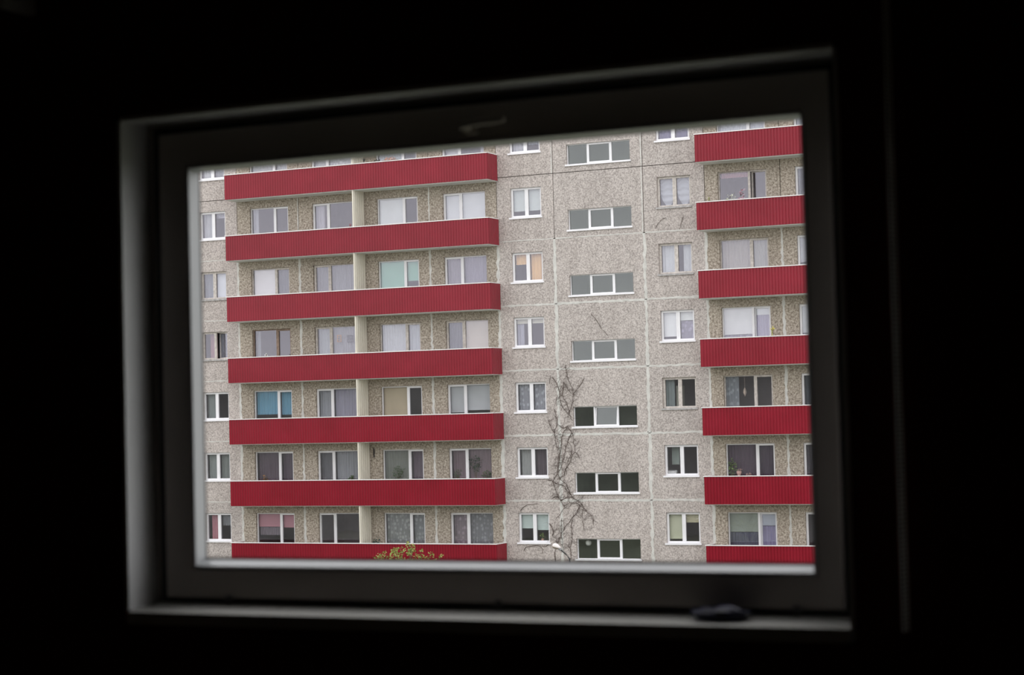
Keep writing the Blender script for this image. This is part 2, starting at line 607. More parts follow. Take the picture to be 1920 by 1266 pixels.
def panes_of(kind, p):
    """[(pane key, x0, x1, z0, z1, in a sash?, pane z0)]"""
    x0, a, b, x1 = p
    if kind == 'K':
        xm = (x0 + x1) / 2
        return [('A', x0 + FW - 0.01, xm - 0.03, KZ[0] + FW - 0.01, KZ[1] - FW + 0.01, True),
                ('B', xm + 0.03, x1 - FW + 0.01, KZ[0] + FW - 0.01, KZ[1] - FW + 0.01, True)]
    if kind == 'S':
        return [('A', x0 + 0.03, a - 0.025, SZ[0] + 0.03, SZ[1] - 0.03, False),
                ('M', a + 0.025, b - 0.025, SZ[0] + 0.03, SZ[1] - 0.03, True),
                ('B', b + 0.025, x1 - 0.03, SZ[0] + 0.03, SZ[1] - 0.03, False)]
    if kind == 'WL':
        return [('A', x0 + 0.04, a - 0.04, WSILL + 0.04, ZTOP - 0.04, False),
                ('B', a + FW - 0.01, x1 - FW + 0.01, 0.10, ZTOP - FW + 0.01, True)]
    return [('B', x0 + FW - 0.01, b - FW + 0.01, 0.10, ZTOP - FW + 0.01, True),
            ('A', b + 0.04, x1 - 0.04, WSILL + 0.04, ZTOP - 0.04, False)]


FRAME_OLD = {(3, 'W1'): M_BROWN, (3, 'W2'): M_OLD, (5, 'K2'): M_OLD, (4, 'K2'): M_OLD, (5, 'W5'): M_OLD, (4, 'W5'): M_OLD,
             (2, 'K2'): M_OLD, (4, 'W1'): M_OLD, (3, 'L0'): M_OLD, (3, 'W4'): M_OLD, (2, 'W5'): M_OLD, (3, 'W3'): M_OLD, (4, 'L0'): M_OLD,
             (4, 'W2'): M_OLD}
SILL_OLD = {(4, 'K2'), (5, 'K2'), (2, 'K2'), (3, 'L0'), (4, 'L0')}
# opened leaves: (row, bay) -> (pane, hinge axis, degrees)
OPENED = {(5, 'W5'): ('B', 'right', -14), (3, 'L0'): ('B', 'right', -20), (3, 'W5'): ('B', 'right', -9), (0, 'W5'): ('B', 'right', -8),
          (2, 'S'): ('M', 'bottom', 7)}

MESH = {}


def cached(key, fn):
    if key not in MESH:
        MESH[key] = fn()
    return MESH[key]


def room_mesh(wd, mat):
    mb = MB()
    x0, x1, y0, y1, z0, z1 = 0.03, wd - 0.03, T + 0.002, 3.4, 0.01, ST - 0.12
    mb.quad((x0, y0, z0), (x1, y0, z0), (x1, y1, z0), (x0, y1, z0))
    mb.quad((x0, y0, z1), (x0, y1, z1), (x1, y1, z1), (x1, y0, z1))
    mb.quad((x0, y0, z0), (x0, y1, z0), (x0, y1, z1), (x0, y0, z1))
    mb.quad((x1, y0, z0), (x1, y0, z1), (x1, y1, z1), (x1, y1, z0))
    mb.quad((x0, y1, z0), (x1, y1, z0), (x1, y1, z1), (x0, y1, z1))
    return mb.mesh('far_room', mat)


def strip_mesh(length, width, vertical, seed):
    """Smeared joint sealant with uneven edges, a few millimetres proud."""
    r = random.Random(seed)
    n = max(4, int(length / 0.14))
    mb = MB()
    for i in range(n + 1):
        t = length * i / n
        e0 = -width / 2 * r.uniform(0.35, 1.5)
        e1 = width / 2 * r.uniform(0.35, 1.5)
        for e, y in ((e0, 0.0), (e0, -0.006), (e1, -0.006), (e1, 0.0)):
            mb.v.append((e, y, t) if vertical else (t, y, e))
    for i in range(n):
        for k in range(3):
            q = (i * 4 + k, i * 4 + k + 1, (i + 1) * 4 + k + 1, (i + 1) * 4 + k)
            mb.f.append(q)
    return mb.mesh('sealant_strip', M_SEAL)


rw = random.Random(11)
for key, bx0, bx1, kind in BAYS:
    wd = bx1 - bx0
    p = tuple(None if v is None else v - bx0 for v in WX[key])
    x0, a, b, x1 = p
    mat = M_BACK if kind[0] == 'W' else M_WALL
    g0, g1, zt = GAP, wd - GAP, ST - GAP
    if kind in 'KS':
        zz0, zz1 = KZ if kind == 'K' else SZ
        pm = cached(('p', key), lambda: panel_mesh([g0, x0, x1, g1], [GAP, zz0, zz1, zt], lambda i, k: (i, k) != (1, 1), mat))
    elif kind == 'WL':
        pm = cached(('p', key), lambda: panel_mesh([g0, x0, a, x1, g1], [GAP, 0.06, WSILL, ZTOP, zt],
                    lambda i, k: not ((i == 2 and k in (1, 2)) or (i == 1 and k == 2)), mat))
    else:
        pm = cached(('p', key), lambda: panel_mesh([g0, x0, b, x1, g1], [GAP, 0.06, WSILL, ZTOP, zt],
                    lambda i, k: not ((i == 1 and k in (1, 2)) or (i == 2 and k == 2)), mat))
    rm = cached(('r', key), lambda: room_mesh(wd, M_STAIR if kind == 'S' else M_ROOM))
    for r in ROWS:
        z = J(r)
        link('wall_panel', pm, block, bl(bx0, z))
        link('far_room', rm, block, bl(bx0, z))
        fm = FRAME_OLD.get((r, key), M_WHITE)
        wo = link('window', cached(('f', key, fm.name), lambda: frame_mesh(kind, p, fm)), block, bl(bx0, z))
        for pk, px0, px1, pz0, pz1, sash in panes_of(kind, p):
            inset = SW if sash else 0.0
            op = OPENED.get((r, key))
            op = op if op and op[0] == pk else None
            # local origin at the hinge so an opened leaf simply turns
            hx, hz = (px1, pz0) if op and op[1] == 'right' else (px0, pz0)
            rot = None
            if op:
                rot = (0, 0, math.radians(op[2])) if op[1] == 'right' else (math.radians(-op[2]), 0, 0)
            gm = cached(('g', key, pk, bool(op) and op[1]), lambda: MB().box(px0 + inset * 0.8 - hx, px1 - inset * 0.8 - hx, 0.022, 0.034,
                        pz0 + inset * 0.8 - hz, pz1 - inset * 0.8 - hz).mesh('pane', M_STAIRGLASS if kind == 'S' else M_GLASS))
            loc = (hx, YP + 0.012, hz)
            if sash:
                sm = cached(('s', key, pk, fm.name, bool(op) and op[1]), lambda: MB().frame(px0 - hx, px1 - hx, pz0 - hz, pz1 - hz, SW, -0.022, 0.05).mesh('sash', fm))
                link('sash', sm, wo, loc, rot)
            wob = rot or (math.radians(rw.uniform(-0.25, 0.25)), 0, math.radians(rw.uniform(-0.25, 0.25)))
            link('pane', gm, wo, loc, wob)
        if kind in 'KS':
            sm_ = M_SILLGREY if (r, key) in SILL_OLD else M_WHITE
            zz0 = KZ[0] if kind == 'K' else SZ[0]
            link('sill', cached(('sill', key, sm_.name), lambda: MB().box(x0 - 0.05, x1 + 0.05, -0.06, YP + 0.01, zz0 - 0.06, zz0 + 0.012).mesh('sill', sm_)), wo)

# pale sealant over the joints of the lower storeys (the upper joints are bare dark lines)
sd = 0
for x, top_row in ((-50.38, 4), (-47.06, 4), (-40.37, 5), (-37.05, 4), (-34.35, 4), (-30.23, 4), (-27.50, 4), (-24.24, 4)):
    for r in range(-1, top_row + 1):
        sd += 1
        ln = ST - 0.03
        wdt = 0.14 if x in (-34.35, -30.23, -37.05) else 0.11
        if r == 5:
            wdt = 0.06
        link('sealant_strip', cached(('vs', wdt, sd % 4), lambda: strip_mesh(ln, wdt, True, sd)), block, bl(x, J(r) + 0.015))
for x, r in ((-30.25, 5), (-30.25, 6), (-34.36, 6), (-47.07, 5)):
    sd += 1
    link('sealant_strip', cached(('vs', 0.05, sd % 3), lambda: strip_mesh(ST - 0.03, 0.045, True, sd)), block, bl(x - 0.035, J(r) + 0.015))
for key, rows, wdt in (('K1', range(0, 6), 0.08), ('S', range(0, 6), 0.10), ('K2', range(0, 6), 0.10), ('L0', range(0, 6), 0.05)):
    bx0, bx1 = BAY[key][1], BAY[key][2]
    for r in rows:
        sd += 1
        ww = 0.05 if r == 5 else wdt
        link('sealant_strip', cached(('hs', key, ww, sd % 3), lambda: strip_mesh(bx1 - bx0 - 0.1, ww, False, sd + 90)), block, bl(bx0 + 0.05, J(r)))


# balconies
def corrugated(length, z0, z1, pitch=0.13, depth=0.022, back=0.03, inner=True):
    """Trapezoid-ribbed sheet along +x, ribs towards -y, closed at the back."""
    mb = MB()
    n = max(2, round(length / pitch))
    pt = length / n
    prof = []
    for i in range(n):
        x = i * pt
        prof += [(x, 0.0), (x + pt * 0.22, 0.0), (x + pt * 0.34, -depth), (x + pt * 0.86, -depth)]
    prof.append((length, 0.0))
    b = 0
    for x, y in prof:
        mb.v += [(x, y, z0), (x, y, z1), (x, back, z0), (x, back, z1)]
    m_ = len(prof)
    for i in range(m_ - 1):
        q, w_ = i * 4, (i + 1) * 4
        mb.f += [(q, w_, w_ + 1, q + 1), (q + 2, q + 3, w_ + 3, w_ + 2), (q + 1, w_ + 1, w_ + 3, q + 3), (q, q + 2, w_ + 2, w_)]
    mb.f += [(0, 1, 3, 2), ((m_ - 1) * 4, (m_ - 1) * 4 + 2, (m_ - 1) * 4 + 3, (m_ - 1) * 4 + 1)]
    return mb


BD = 1.0                                       # balcony depth
PZ0, PZ1 = -0.135, 0.985
for bx0, bx1, mid in ((-50.38, -36.98, -43.66), (-27.52, -14.2, -20.86)):
    ln = bx1 - bx0
    slab = MB().box(0.03, ln - 0.03, -BD + 0.05, 0.0, -0.165, 0.02).mesh('balcony', M_SLAB)
    front = corrugated(ln, PZ0, PZ1).mesh('parapet_front', M_RED)
    side = corrugated(BD - 0.03, PZ0, PZ1).mesh('parapet_end', M_RED)
    cap = MB()
    cap.box(-0.03, ln + 0.03, -BD - 0.045, -BD + 0.05, PZ1, PZ1 + 0.035)
    cap.box(-0.03, 0.05, -BD + 0.05, -0.01, PZ1, PZ1 + 0.035)
    cap.box(ln - 0.05, ln + 0.03, -BD + 0.05, -0.01, PZ1, PZ1 + 0.035)
    cap = cap.mesh('parapet_cap', M_CAP)
    div = corrugated(BD - 0.08, 0.02, ST - 0.165, 0.185, 0.05, 0.03).mesh('divider_screen', M_CREAM)
    post = MB().box(-0.035, 0.035, -0.03, 0.03, 0.02, ST - 0.165).mesh('divider_post', M_CREAM)
    for r in range(-1, 8):
        z = J(r)
        bo = link('balcony', slab, block, bl(bx0, z))
        link('parapet_front', front, bo, (0, -BD, 0))
        link('parapet_end', side, bo, (0, -0.005, 0), (0, 0, -math.pi / 2))
        link('parapet_end', side, bo, (ln, -BD + 0.005, 0), (0, 0, math.pi / 2))
        link('parapet_cap', cap, bo)
        link('divider_screen', div, bo, (mid - bx0, -BD + 0.06, 0), (0, 0, math.pi / 2))
        link('divider_post', post, bo, (mid - bx0 - 0.01, -BD + 0.06, 0))

# body of the block outside the rows that the photograph shows
X0, X1 = BAYS[0][1], BAYS[-1][2]
ZB, ZT = J(-1), J(8)
MB().box(X0, X1, 0.02, 0.3, 0, ZB).build('plinth', M_WALL, block, bl(0, 0))
MB().box(X0 - 0.25, X0, 0, 12, 0, ZT).build('end_wall', M_WALL, block, bl(0, 0))
MB().box(X1, X1 + 0.25, 0, 12, 0, ZT).build('end_wall', M_WALL, block, bl(0, 0))
MB().box(X0 - 0.25, X1 + 0.25, 11.75, 12, 0, ZT).build('rear_wall', M_WALL, block, bl(0, 0))
MB().box(X0 - 0.4, X1 + 0.4, -0.3, 12.2, ZT, ZT + 0.6).build('roof_edge', M_WALL, block, bl(0, 0))
MB().box(X0, X1, 3.45, 3.55, 0, ZT).build('inner_wall', M_ROOM, block, bl(0, 0))

# ------------------------------------------------------------------ curtains, blinds and things in the far windows
ROWN = {6: 'top visible storey', 5: 'second storey down', 4: 'third storey down', 3: 'fourth storey down', 2: 'fifth storey down',
        1: 'sixth storey down', 0: 'lowest visible storey'}
COLN = {'L0': 'far-left window', 'W1': 'first left-balcony window', 'W2': 'second left-balcony window', 'W3': 'third left-balcony window',
        'W4': 'fourth left-balcony window', 'K1': 'window left of stairwell', 'K2': 'window right of stairwell',
        'W5': 'first right-balcony window', 'W6': 'second right-balcony window', 'S': 'stairwell window'}


def pane_name(kind, pk):
    if kind[0] == 'W':
        return 'wide pane' if pk == 'A' else 'narrow pane'
    return 'left pane' if pk == 'A' else 'right pane'


def pane_rect(r, key, pk):
    _, bx0, bx1, kind = BAY[key]
    z = J(r)
    for q, x0, x1, z0, z1, sash in panes_of(kind, WX[key]):
        if q == pk:
            i = SW if sash else 0
            return x0 + i - 0.03, x1 - i + 0.03, (max(z0, 0.75) + i) + z - 0.03, z1 - i + z + 0.03
    raise KeyError


def wavy(x0, x1, z0, z1, amp=0.025, wl=0.11, seed=0, hem=None):
    """Pleated cloth: a wavy sheet; hem(t) raises the lower edge at t in 0..1."""
    mb = MB()
    n = max(6, int((x1 - x0) / wl * 6))
    r = random.Random(seed)
    ph = r.uniform(0, 6)
    for i in range(n + 1):
        t = i / n
        x = x0 + (x1 - x0) * t
        y = amp * math.sin(2 * math.pi * (x - x0) / wl + ph) + amp * 0.5 * math.sin(2 * math.pi * (x - x0) / (wl * 2.7) + ph * 2)
        zb = z0 + (hem(t) if hem else 0.0)
        mb.v += [(x, y, zb), (x, y, z1), (x, y + 0.004, z1), (x, y + 0.004, zb)]
    for i in range(n):
        q = i * 4
        mb.f += [(q, q + 4, q + 5, q + 1), (q + 3, q + 2, q + 6, q + 7)]
    return mb


NC = 0


def curtain(r, key, pk, what, rgb, word, u0=0.0, u1=1.0, v0=0.0, v1=1.0):
    """One blind or curtain. u: share of pane width, v: share of pane height (0 bottom, 1 top)."""
    global NC
    NC += 1
    kind = BAY[key][3]
    x0, x1, z0, z1 = pane_rect(r, key, pk)
    xa, xb = x0 + (x1 - x0) * u0, x0 + (x1 - x0) * u1
    za, zb = z0 + (z1 - z0) * v0, z0 + (z1 - z0) * v1
    yy = D + T + (0.02 if what == 'blind' else 0.07)
    lab = '%s in %s of %s, %s' % (word, pane_name(kind, pk), COLN[key], ROWN[r])
    base = (xa, yy, za)
    w_, h_ = xb - xa, zb - za
    if what == 'blind':
        t = thing('roller_blind', lab, 'blind', base, 'roller blinds in the far windows')
        MB().box(0, w_, 0, 0.004, 0.02, h_).build('fabric', cloth(rgb, 'blind'), t)
        MB().box(0, w_, -0.006, 0.012, 0, 0.025).build('bottom_bar', cloth(rgb, 'blind'), t)
        return t
    if what == 'swag':
        mb = MB()
        nx, nz = 28, 22
        for j in range(nz + 1):
            for i in range(nx + 1):
                u, v = i / nx, j / nz
                sag = 1 - (2 * u - 1) ** 2
                zz_ = h_ * (1 - v) * (1 - 0.0) + h_ * 0.42 * (v ** 0.9) * (1 - sag)
                yy_ = 0.03 * math.sin(v * 26 + sag * 9)
                mb.v.append((w_ * u, yy_, zz_))
        for j in range(nz):
            for i in range(nx):
                q = j * (nx + 1) + i
                mb.f.append((q, q + 1, q + nx + 2, q + nx + 1))
        o = mb.build('swag_curtain', cloth(rgb, 'sheer'), None, base, True)
        return tag(o, lab, 'curtain', 'curtains in the far windows')
    mk = 'lace' if what == 'lace' else ('blind' if what == 'drape' else 'sheer')
    o = wavy(0, w_, 0, h_, 0.02 if what != 'lace' else 0.012, 0.13, NC).build('curtain', cloth(rgb, mk), None, base, True)
    return tag(o, lab, 'curtain', 'curtains in the far windows')


WHITE, MINT = (222, 226, 226), (195, 212, 205)
C = [
    # top visible storey
    (6, 'L0', 'A', 'sheer', (200, 205, 205), 'pale sheer curtain'), (6, 'L0', 'B', 'sheer', (150, 155, 160), 'grey sheer curtain'),
    (6, 'W1', 'A', 'sheer', (180, 185, 182), 'pale grey sheer curtain'), (6, 'W1', 'B', 'sheer', (190, 195, 195), 'pale sheer curtain'),
    (6, 'W2', 'B', 'sheer', (185, 190, 188), 'pale grey sheer curtain'), (6, 'W2', 'A', 'lace', (200, 205, 205), 'white lace curtain'),
    (6, 'W3', 'A', 'sheer', (175, 190, 190), 'pale green-grey sheer curtain'),
    (6, 'W4', 'B', 'swag', (215, 220, 222), 'white draped curtain'), (6, 'W4', 'A', 'sheer', (205, 210, 215), 'white tied-back curtain', 0.75, 1.0),
    (6, 'K1', 'A', 'sheer', (185, 190, 195), 'pale sheer curtain'), (6, 'K1', 'B', 'sheer', (170, 178, 190), 'bluish sheer curtain', 0, 1, 0.25, 1),
    (6, 'K2', 'A', 'sheer', (100, 100, 145), 'bluish violet curtain'), (6, 'K2', 'B', 'sheer', (95, 95, 140), 'bluish violet curtain'),
    (6, 'W5', 'A', 'sheer', (200, 210, 215), 'white pleated sheer curtain'), (6, 'W5', 'B', 'sheer', (195, 205, 212), 'pale pleated sheer curtain'),
    (6, 'W6', 'B', 'sheer', (185, 195, 200), 'pale sheer curtain'),
    # second storey down
    (5, 'L0', 'A', 'sheer', (190, 195, 200), 'white sheer curtain'), (5, 'L0', 'B', 'lace', (190, 192, 205), 'white lace valance', 0, 1, 0.8, 1),
    (5, 'W1', 'A', 'sheer', (190, 195, 205), 'white side curtain', 0, 0.22), (5, 'W2', 'B', 'sheer', (195, 195, 205), 'white side curtain', 0, 0.6),
    (5, 'W3', 'A', 'blind', (215, 224, 222), 'full mint-white roller blind'),
    (5, 'W4', 'B', 'blind', (215, 222, 224), 'white roller blind', 0, 1, 0.16, 1), (5, 'W4', 'A', 'blind', (215, 222, 224), 'white roller blind', 0, 1, 0.2, 1),
    (5, 'K1', 'A', 'blind', (190, 202, 198), 'pale green-grey blind', 0, 1, 0.2, 1), (5, 'K1', 'B', 'blind', (190, 202, 198), 'pale green-grey blind', 0, 1, 0.2, 1),
    (5, 'K2', 'A', 'swag', (205, 212, 220), 'white scalloped curtain'), (5, 'K2', 'B', 'swag', (205, 212, 220), 'white scalloped curtain'),
    (5, 'W5', 'A', 'drape', (170, 120, 130), 'faded pink valance', 0, 1, 0.85, 1),
    (5, 'W6', 'B', 'sheer', (140, 148, 155), 'grey sheer curtain'),
    # third storey down
    (4, 'L0', 'A', 'sheer', (140, 148, 158), 'grey sheer curtain'), (4, 'L0', 'B', 'blind', (205, 212, 220), 'bluish white blind'),
    (4, 'W1', 'A', 'blind', (228, 232, 238), 'bright white full blind'), (4, 'W1', 'B', 'sheer', (130, 135, 145), 'grey sheer curtain'),
    (4, 'W2', 'B', 'sheer', (150, 152, 160), 'grey sheer curtain'), (4, 'W2', 'A', 'sheer', (155, 158, 166), 'grey sheer curtain'),
    (4, 'W3', 'A', 'blind', (135, 198, 175), 'mint green roller blind', 0, 1, 0.22, 1), (4, 'W3', 'B', 'blind', (135, 198, 175), 'mint green roller blind', 0, 1, 0.4, 1),
    (4, 'W4', 'B', 'sheer', (160, 155, 170), 'mauve sheer curtain'), (4, 'W4', 'A', 'sheer', (158, 154, 175), 'mauve sheer curtain'),
    (4, 'K1', 'A', 'drape', (235, 190, 115), 'orange-yellow curtain drawn up', 0, 1, 0.62, 1), (4, 'K1', 'B', 'drape', (232, 186, 112), 'orange-yellow full curtain'),
    (4, 'K2', 'A', 'sheer', (215, 222, 226), 'white pleated curtain'), (4, 'K2', 'B', 'sheer', (205, 212, 216), 'white pleated curtain', 0.3, 1),
    (4, 'W5', 'A', 'sheer', (190, 185, 178), 'beige-grey sheer curtain'), (4, 'W5', 'B', 'sheer', (188, 190, 184), 'grey sheer curtain'),
    (4, 'W6', 'B', 'blind', (205, 212, 215), 'white blind', 0, 1, 0.3, 1),
    # fourth storey down
    (3, 'L0', 'A', 'drape', (150, 105, 110), 'dull pink curtain', 0.35, 1), (3, 'L0', 'B', 'sheer', (120, 124, 135), 'grey curtain behind the open sash'),
    (3, 'W1', 'A', 'sheer', (165, 172, 180), 'pale side curtain', 0.05, 0.2),
    (3, 'W2', 'B', 'sheer', (180, 190, 195), 'pale sheer curtain', 0, 1), (3, 'W2', 'A', 'sheer', (170, 172, 180), 'grey sheer curtain'),
    (3, 'W3', 'A', 'sheer', (215, 222, 228), 'white sheer curtain'), (3, 'W3', 'B', 'sheer', (205, 214, 222), 'white sheer curtain'),
    (3, 'W4', 'B', 'sheer', (120, 125, 135), 'dark grey sheer curtain'), (3, 'W4', 'A', 'blind', (205, 195, 180), 'beige roller blind', 0, 1, 0.04, 1),
    (3, 'K1', 'A', 'blind', (205, 205, 185), 'short beige blind', 0, 1, 0.82, 1), (3, 'K1', 'B', 'blind', (205, 205, 185), 'short beige blind', 0, 1, 0.82, 1),
    (3, 'K1', 'A', 'sheer', (175, 178, 195), 'white side curtain', 0, 0.5, 0, 0.8),
    (3, 'K2', 'A', 'blind', (222, 228, 226), 'white roller blind almost down', 0, 1, 0.12, 1), (3, 'K2', 'B', 'blind', (215, 222, 218), 'white half-drawn roller blind', 0, 1, 0.68, 1),
    (3, 'K2', 'B', 'lace', (170, 165, 190), 'mauve lace curtain', 0, 1, 0, 0.66),
    (3, 'W5', 'A', 'blind', (222, 228, 226), 'white roller blind', 0, 1, 0.26, 1), (3, 'W5', 'A', 'lace', (165, 165, 185), 'lilac lace curtain', 0, 1, 0, 0.25),
    (3, 'W5', 'B', 'sheer', (180, 175, 205), 'lilac pleated curtain'), (3, 'W5', 'B', 'blind', (215, 222, 224), 'short white blind', 0, 1, 0.8, 1),
    (3, 'W6', 'B', 'blind', (205, 215, 210), 'white blind', 0, 1, 0.25, 1),
    # fifth storey down
    (2, 'L0', 'A', 'sheer', (160, 172, 170), 'pale sheer curtain', 0, 0.8),
    (2, 'W1', 'A', 'drape', (105, 175, 205), 'bright blue curtain', 0, 1, 0.27, 1), (2, 'W1', 'B', 'drape', (105, 175, 205), 'bright blue curtain', 0, 1, 0.27, 1),
    (2, 'W2', 'B', 'sheer', (185, 192, 200), 'white sheer curtain'), (2, 'W2', 'A', 'sheer', (190, 190, 212), 'lilac-white sheer curtain'),
    (2, 'W3', 'A', 'blind', (205, 190, 155), 'straw-coloured full blind'), (2, 'W4', 'B', 'blind', (195, 202, 205), 'pale grey roller blind', 0, 1, 0.2, 1),
    (2, 'W4', 'A', 'blind', (195, 202, 205), 'pale grey roller blind', 0, 1, 0.24, 1),
    (2, 'K1', 'A', 'lace', (200, 205, 215), 'white lace curtain'), (2, 'K1', 'B', 'lace', (200, 205, 215), 'white lace curtain'),
    (2, 'K2', 'A', 'sheer', (150, 165, 165), 'pale side curtain', 0, 0.6), (2, 'W5', 'A', 'lace', (170, 182, 190), 'white net side curtain', 0, 0.42),
    (2, 'W6', 'B', 'sheer', (105, 115, 125), 'dark sheer curtain'),
    # sixth storey down
    (1, 'L0', 'A', 'sheer', (160, 172, 168), 'grey-green curtain'), (1, 'L0', 'B', 'sheer', (150, 160, 155), 'grey-green curtain', 0, 0.7),
    (1, 'W1', 'A', 'drape', (105, 92, 104), 'dark mauve curtain'), (1, 'W1', 'B', 'drape', (98, 86, 100), 'dark mauve curtain'),
    (1, 'W2', 'B', 'sheer', (135, 138, 144), 'grey sheer curtain'), (1, 'W2', 'A', 'drape', (160, 165, 172), 'grey pleated curtain'),
    (1, 'W3', 'A', 'drape', (135, 142, 132), 'grey-green pleated curtain'), (1, 'W3', 'B', 'drape', (112, 98, 112), 'dark mauve curtain'),
    (1, 'W4', 'B', 'drape', (140, 122, 130), 'mauve pleated curtain'), (1, 'W4', 'A', 'drape', (140, 122, 130), 'mauve pleated curtain'),
    (1, 'K1', 'A', 'drape', (165, 170, 168), 'grey pleated curtain'), (1, 'K1', 'B', 'drape', (98, 88, 95), 'dark mauve curtain'),
    (1, 'W5', 'A', 'drape', (88, 70, 88), 'dark plum curtain'), (1, 'W5', 'B', 'drape', (80, 66, 84), 'dark plum curtain'),
    (1, 'W6', 'B', 'sheer', (110, 105, 115), 'dark sheer curtain'),
    # lowest visible storey
    (0, 'L0', 'A', 'drape', (190, 125, 138), 'pink curtain', 0.2, 1), (0, 'L0', 'B', 'sheer', (150, 155, 160), 'grey half curtain', 0, 1, 0.55, 1),
    (0, 'W1', 'A', 'blind', (205, 140, 155), 'dusty pink blind', 0, 1, 0.58, 1), (0, 'W1', 'B', 'blind', (205, 140, 155), 'dusty pink blind', 0, 1, 0.58, 1),
    (0, 'W1', 'A', 'sheer', (150, 140, 150), 'mauve-grey sheer band', 0, 1, 0.32, 0.57),
    (0, 'W2', 'A', 'sheer', (185, 190, 205), 'white tied-back curtain', 0.85, 1),
    (0, 'W3', 'A', 'lace', (185, 192, 190), 'grey-green lace curtain'), (0, 'W3', 'B', 'lace', (180, 188, 190), 'grey-green lace curtain'),
    (0, 'W4', 'B', 'lace', (185, 170, 180), 'pinkish lace curtain'), (0, 'W4', 'A', 'lace', (175, 180, 184), 'grey diamond lace curtain'),
    (0, 'K1', 'A', 'blind', (200, 220, 214), 'pale mint blind', 0, 1, 0.46, 1), (0, 'K1', 'B', 'blind', (200, 220, 214), 'pale mint blind', 0, 1, 0.4, 1),
    (0, 'K2', 'A', 'blind', (205, 210, 178), 'pale yellow-green blind', 0, 1, 0.1, 1), (0, 'K2', 'B', 'blind', (200, 196, 160), 'pale yellow half blind', 0, 1, 0.68, 1),
    (0, 'W5', 'A', 'blind', (165, 178, 165), 'grey-green pleated blind', 0, 1, 0.46, 1), (0, 'W5', 'A', 'sheer', (120, 125, 145), 'dark grey curtain', 0, 1, 0, 0.45),
    (0, 'W5', 'B', 'blind', (195, 205, 220), 'white half blind', 0, 1, 0.66, 1), (0, 'W5', 'B', 'drape', (160, 155, 195), 'lilac curtain', 0, 1, 0, 0.65),
]
for c in C:
    curtain(*c)


def leafy(mb, c, rx, ry, rz, n, size, r, up_bias=0.2):
    """Small folded leaves scattered through an ellipsoid."""
    for _ in range(n):
        while True:
            u = Vector((r.uniform(-1, 1), r.uniform(-1, 1), r.uniform(-1, 1)))
            if u.length <= 1:
                break
        p = Vector((c[0] + u.x * rx, c[1] + u.y * ry, c[2] + u.z * rz))
        leaf(mb, p, size * r.uniform(0.6, 1.2), r)


def leaf(mb, p, s, r):
    d = Vector((r.uniform(-1, 1), r.uniform(-1, 1), r.uniform(-0.6, 0.8))).normalized()
    a = d.orthogonal().normalized()
    a = (a + d.cross(a) * r.uniform(-1, 1)).normalized()
    nrm = d.cross(a)
    b = len(mb.v)
    mb.v += [tuple(p), tuple(p + d * s * 0.5 + a * s * 0.34 + nrm * s * 0.1), tuple(p + d * s), tuple(p + d * s * 0.5 - a * s * 0.34 + nrm * s * 0.1)]
    mb.f += [(b, b + 1, b + 2), (b, b + 2, b + 3)]


def leaf_mat(name, rgb):
    return plain(name, rgb, 0.6, 0.3, 0.35, 9)


def plant(name, label, cat, x, y, z, h, wd, leafc, potc=(0.6, 0.55, 0.5), n=90, size=0.09, seed=1, pot=0.09, trunk=False, group=None):
    r = random.Random(seed)
    t = thing(name, label, cat, (x, y, z), group)
    MB().lathe([(pot * 0.7, 0), (pot, pot * 1.4), (pot * 1.05, pot * 1.5), (pot * 0.85, pot * 1.45)], n=12).build('pot', plain('pot_%d' % int(sum(potc) * 1000), potc), t)
    st = MB()
    fo = MB()
    z0 = pot * 1.4
    for k in range(5):
        ex, ey, ez = r.uniform(-wd, wd) * 0.5, r.uniform(-0.06, 0.06), z0 + (h - z0) * r.uniform(0.6, 1.0)
        st.tube([(0, 0, z0 - 0.02), (ex * 0.4, ey * 0.4, z0 + (ez - z0) * 0.5), (ex, ey, ez)], 0.008, 0.004, 5)
    leafy(fo, (0, 0, z0 + (h - z0) * (0.62 if trunk else 0.5)), wd * 0.5, 0.1, (h - z0) * (0.4 if trunk else 0.5), n, size, r)
    st.build('stems', plain('plant_stem', (0.12, 0.10, 0.05)), t)
    f = fo.build('foliage', leaf_mat('leaf_%d' % int(sum(leafc) * 3000), leafc), t)
    f['kind'] = 'stuff'
    return t


YI = D + T + 0.0                               # just inside the panel, where windowsill things stand
YS = D + 0.19                                  # on the inner sill behind the pane
GREEN, DGREEN, FERN = (0.10, 0.16, 0.07), (0.05, 0.08, 0.05), (0.16, 0.24, 0.08)


def wz(r):                                     # inner sill height of a balcony window
    return J(r) + WSILL + 0.047


plant('potted_tree', 'bushy green houseplant in white pot, third left-balcony window, sixth storey down', 'plant', -42.32, YS, wz(1), 0.75, 0.7, GREEN, (0.75, 0.74, 0.72), 110, 0.09, 2)
plant('potted_tree', 'tall green houseplant in pot, wide pane of fourth left-balcony window, sixth storey down', 'plant', -38.46, YS, wz(1), 1.15, 0.6, DGREEN, (0.55, 0.45, 0.38), 130, 0.09, 3, trunk=True)
plant('potted_plant', 'low green houseplant in white pot, right corner of fourth left-balcony window, sixth storey down', 'plant', -37.95, YS, wz(1), 0.5, 0.5, GREEN, (0.75, 0.74, 0.72), 70, 0.08, 4)
plant('potted_plant', 'small green houseplant in narrow pane of fourth left-balcony window, sixth storey down', 'plant', -39.42, D + T + 0.02, J(1) + 0.85, 0.55, 0.4, GREEN, (0.7, 0.68, 0.66), 60, 0.08, 5)
plant('potted_plant', 'spiky green plant among pots, second left-balcony window, sixth storey down', 'plant', -44.72, YS, wz(1), 0.34, 0.3, GREEN, (0.4, 0.25, 0.2), 45, 0.09, 6)
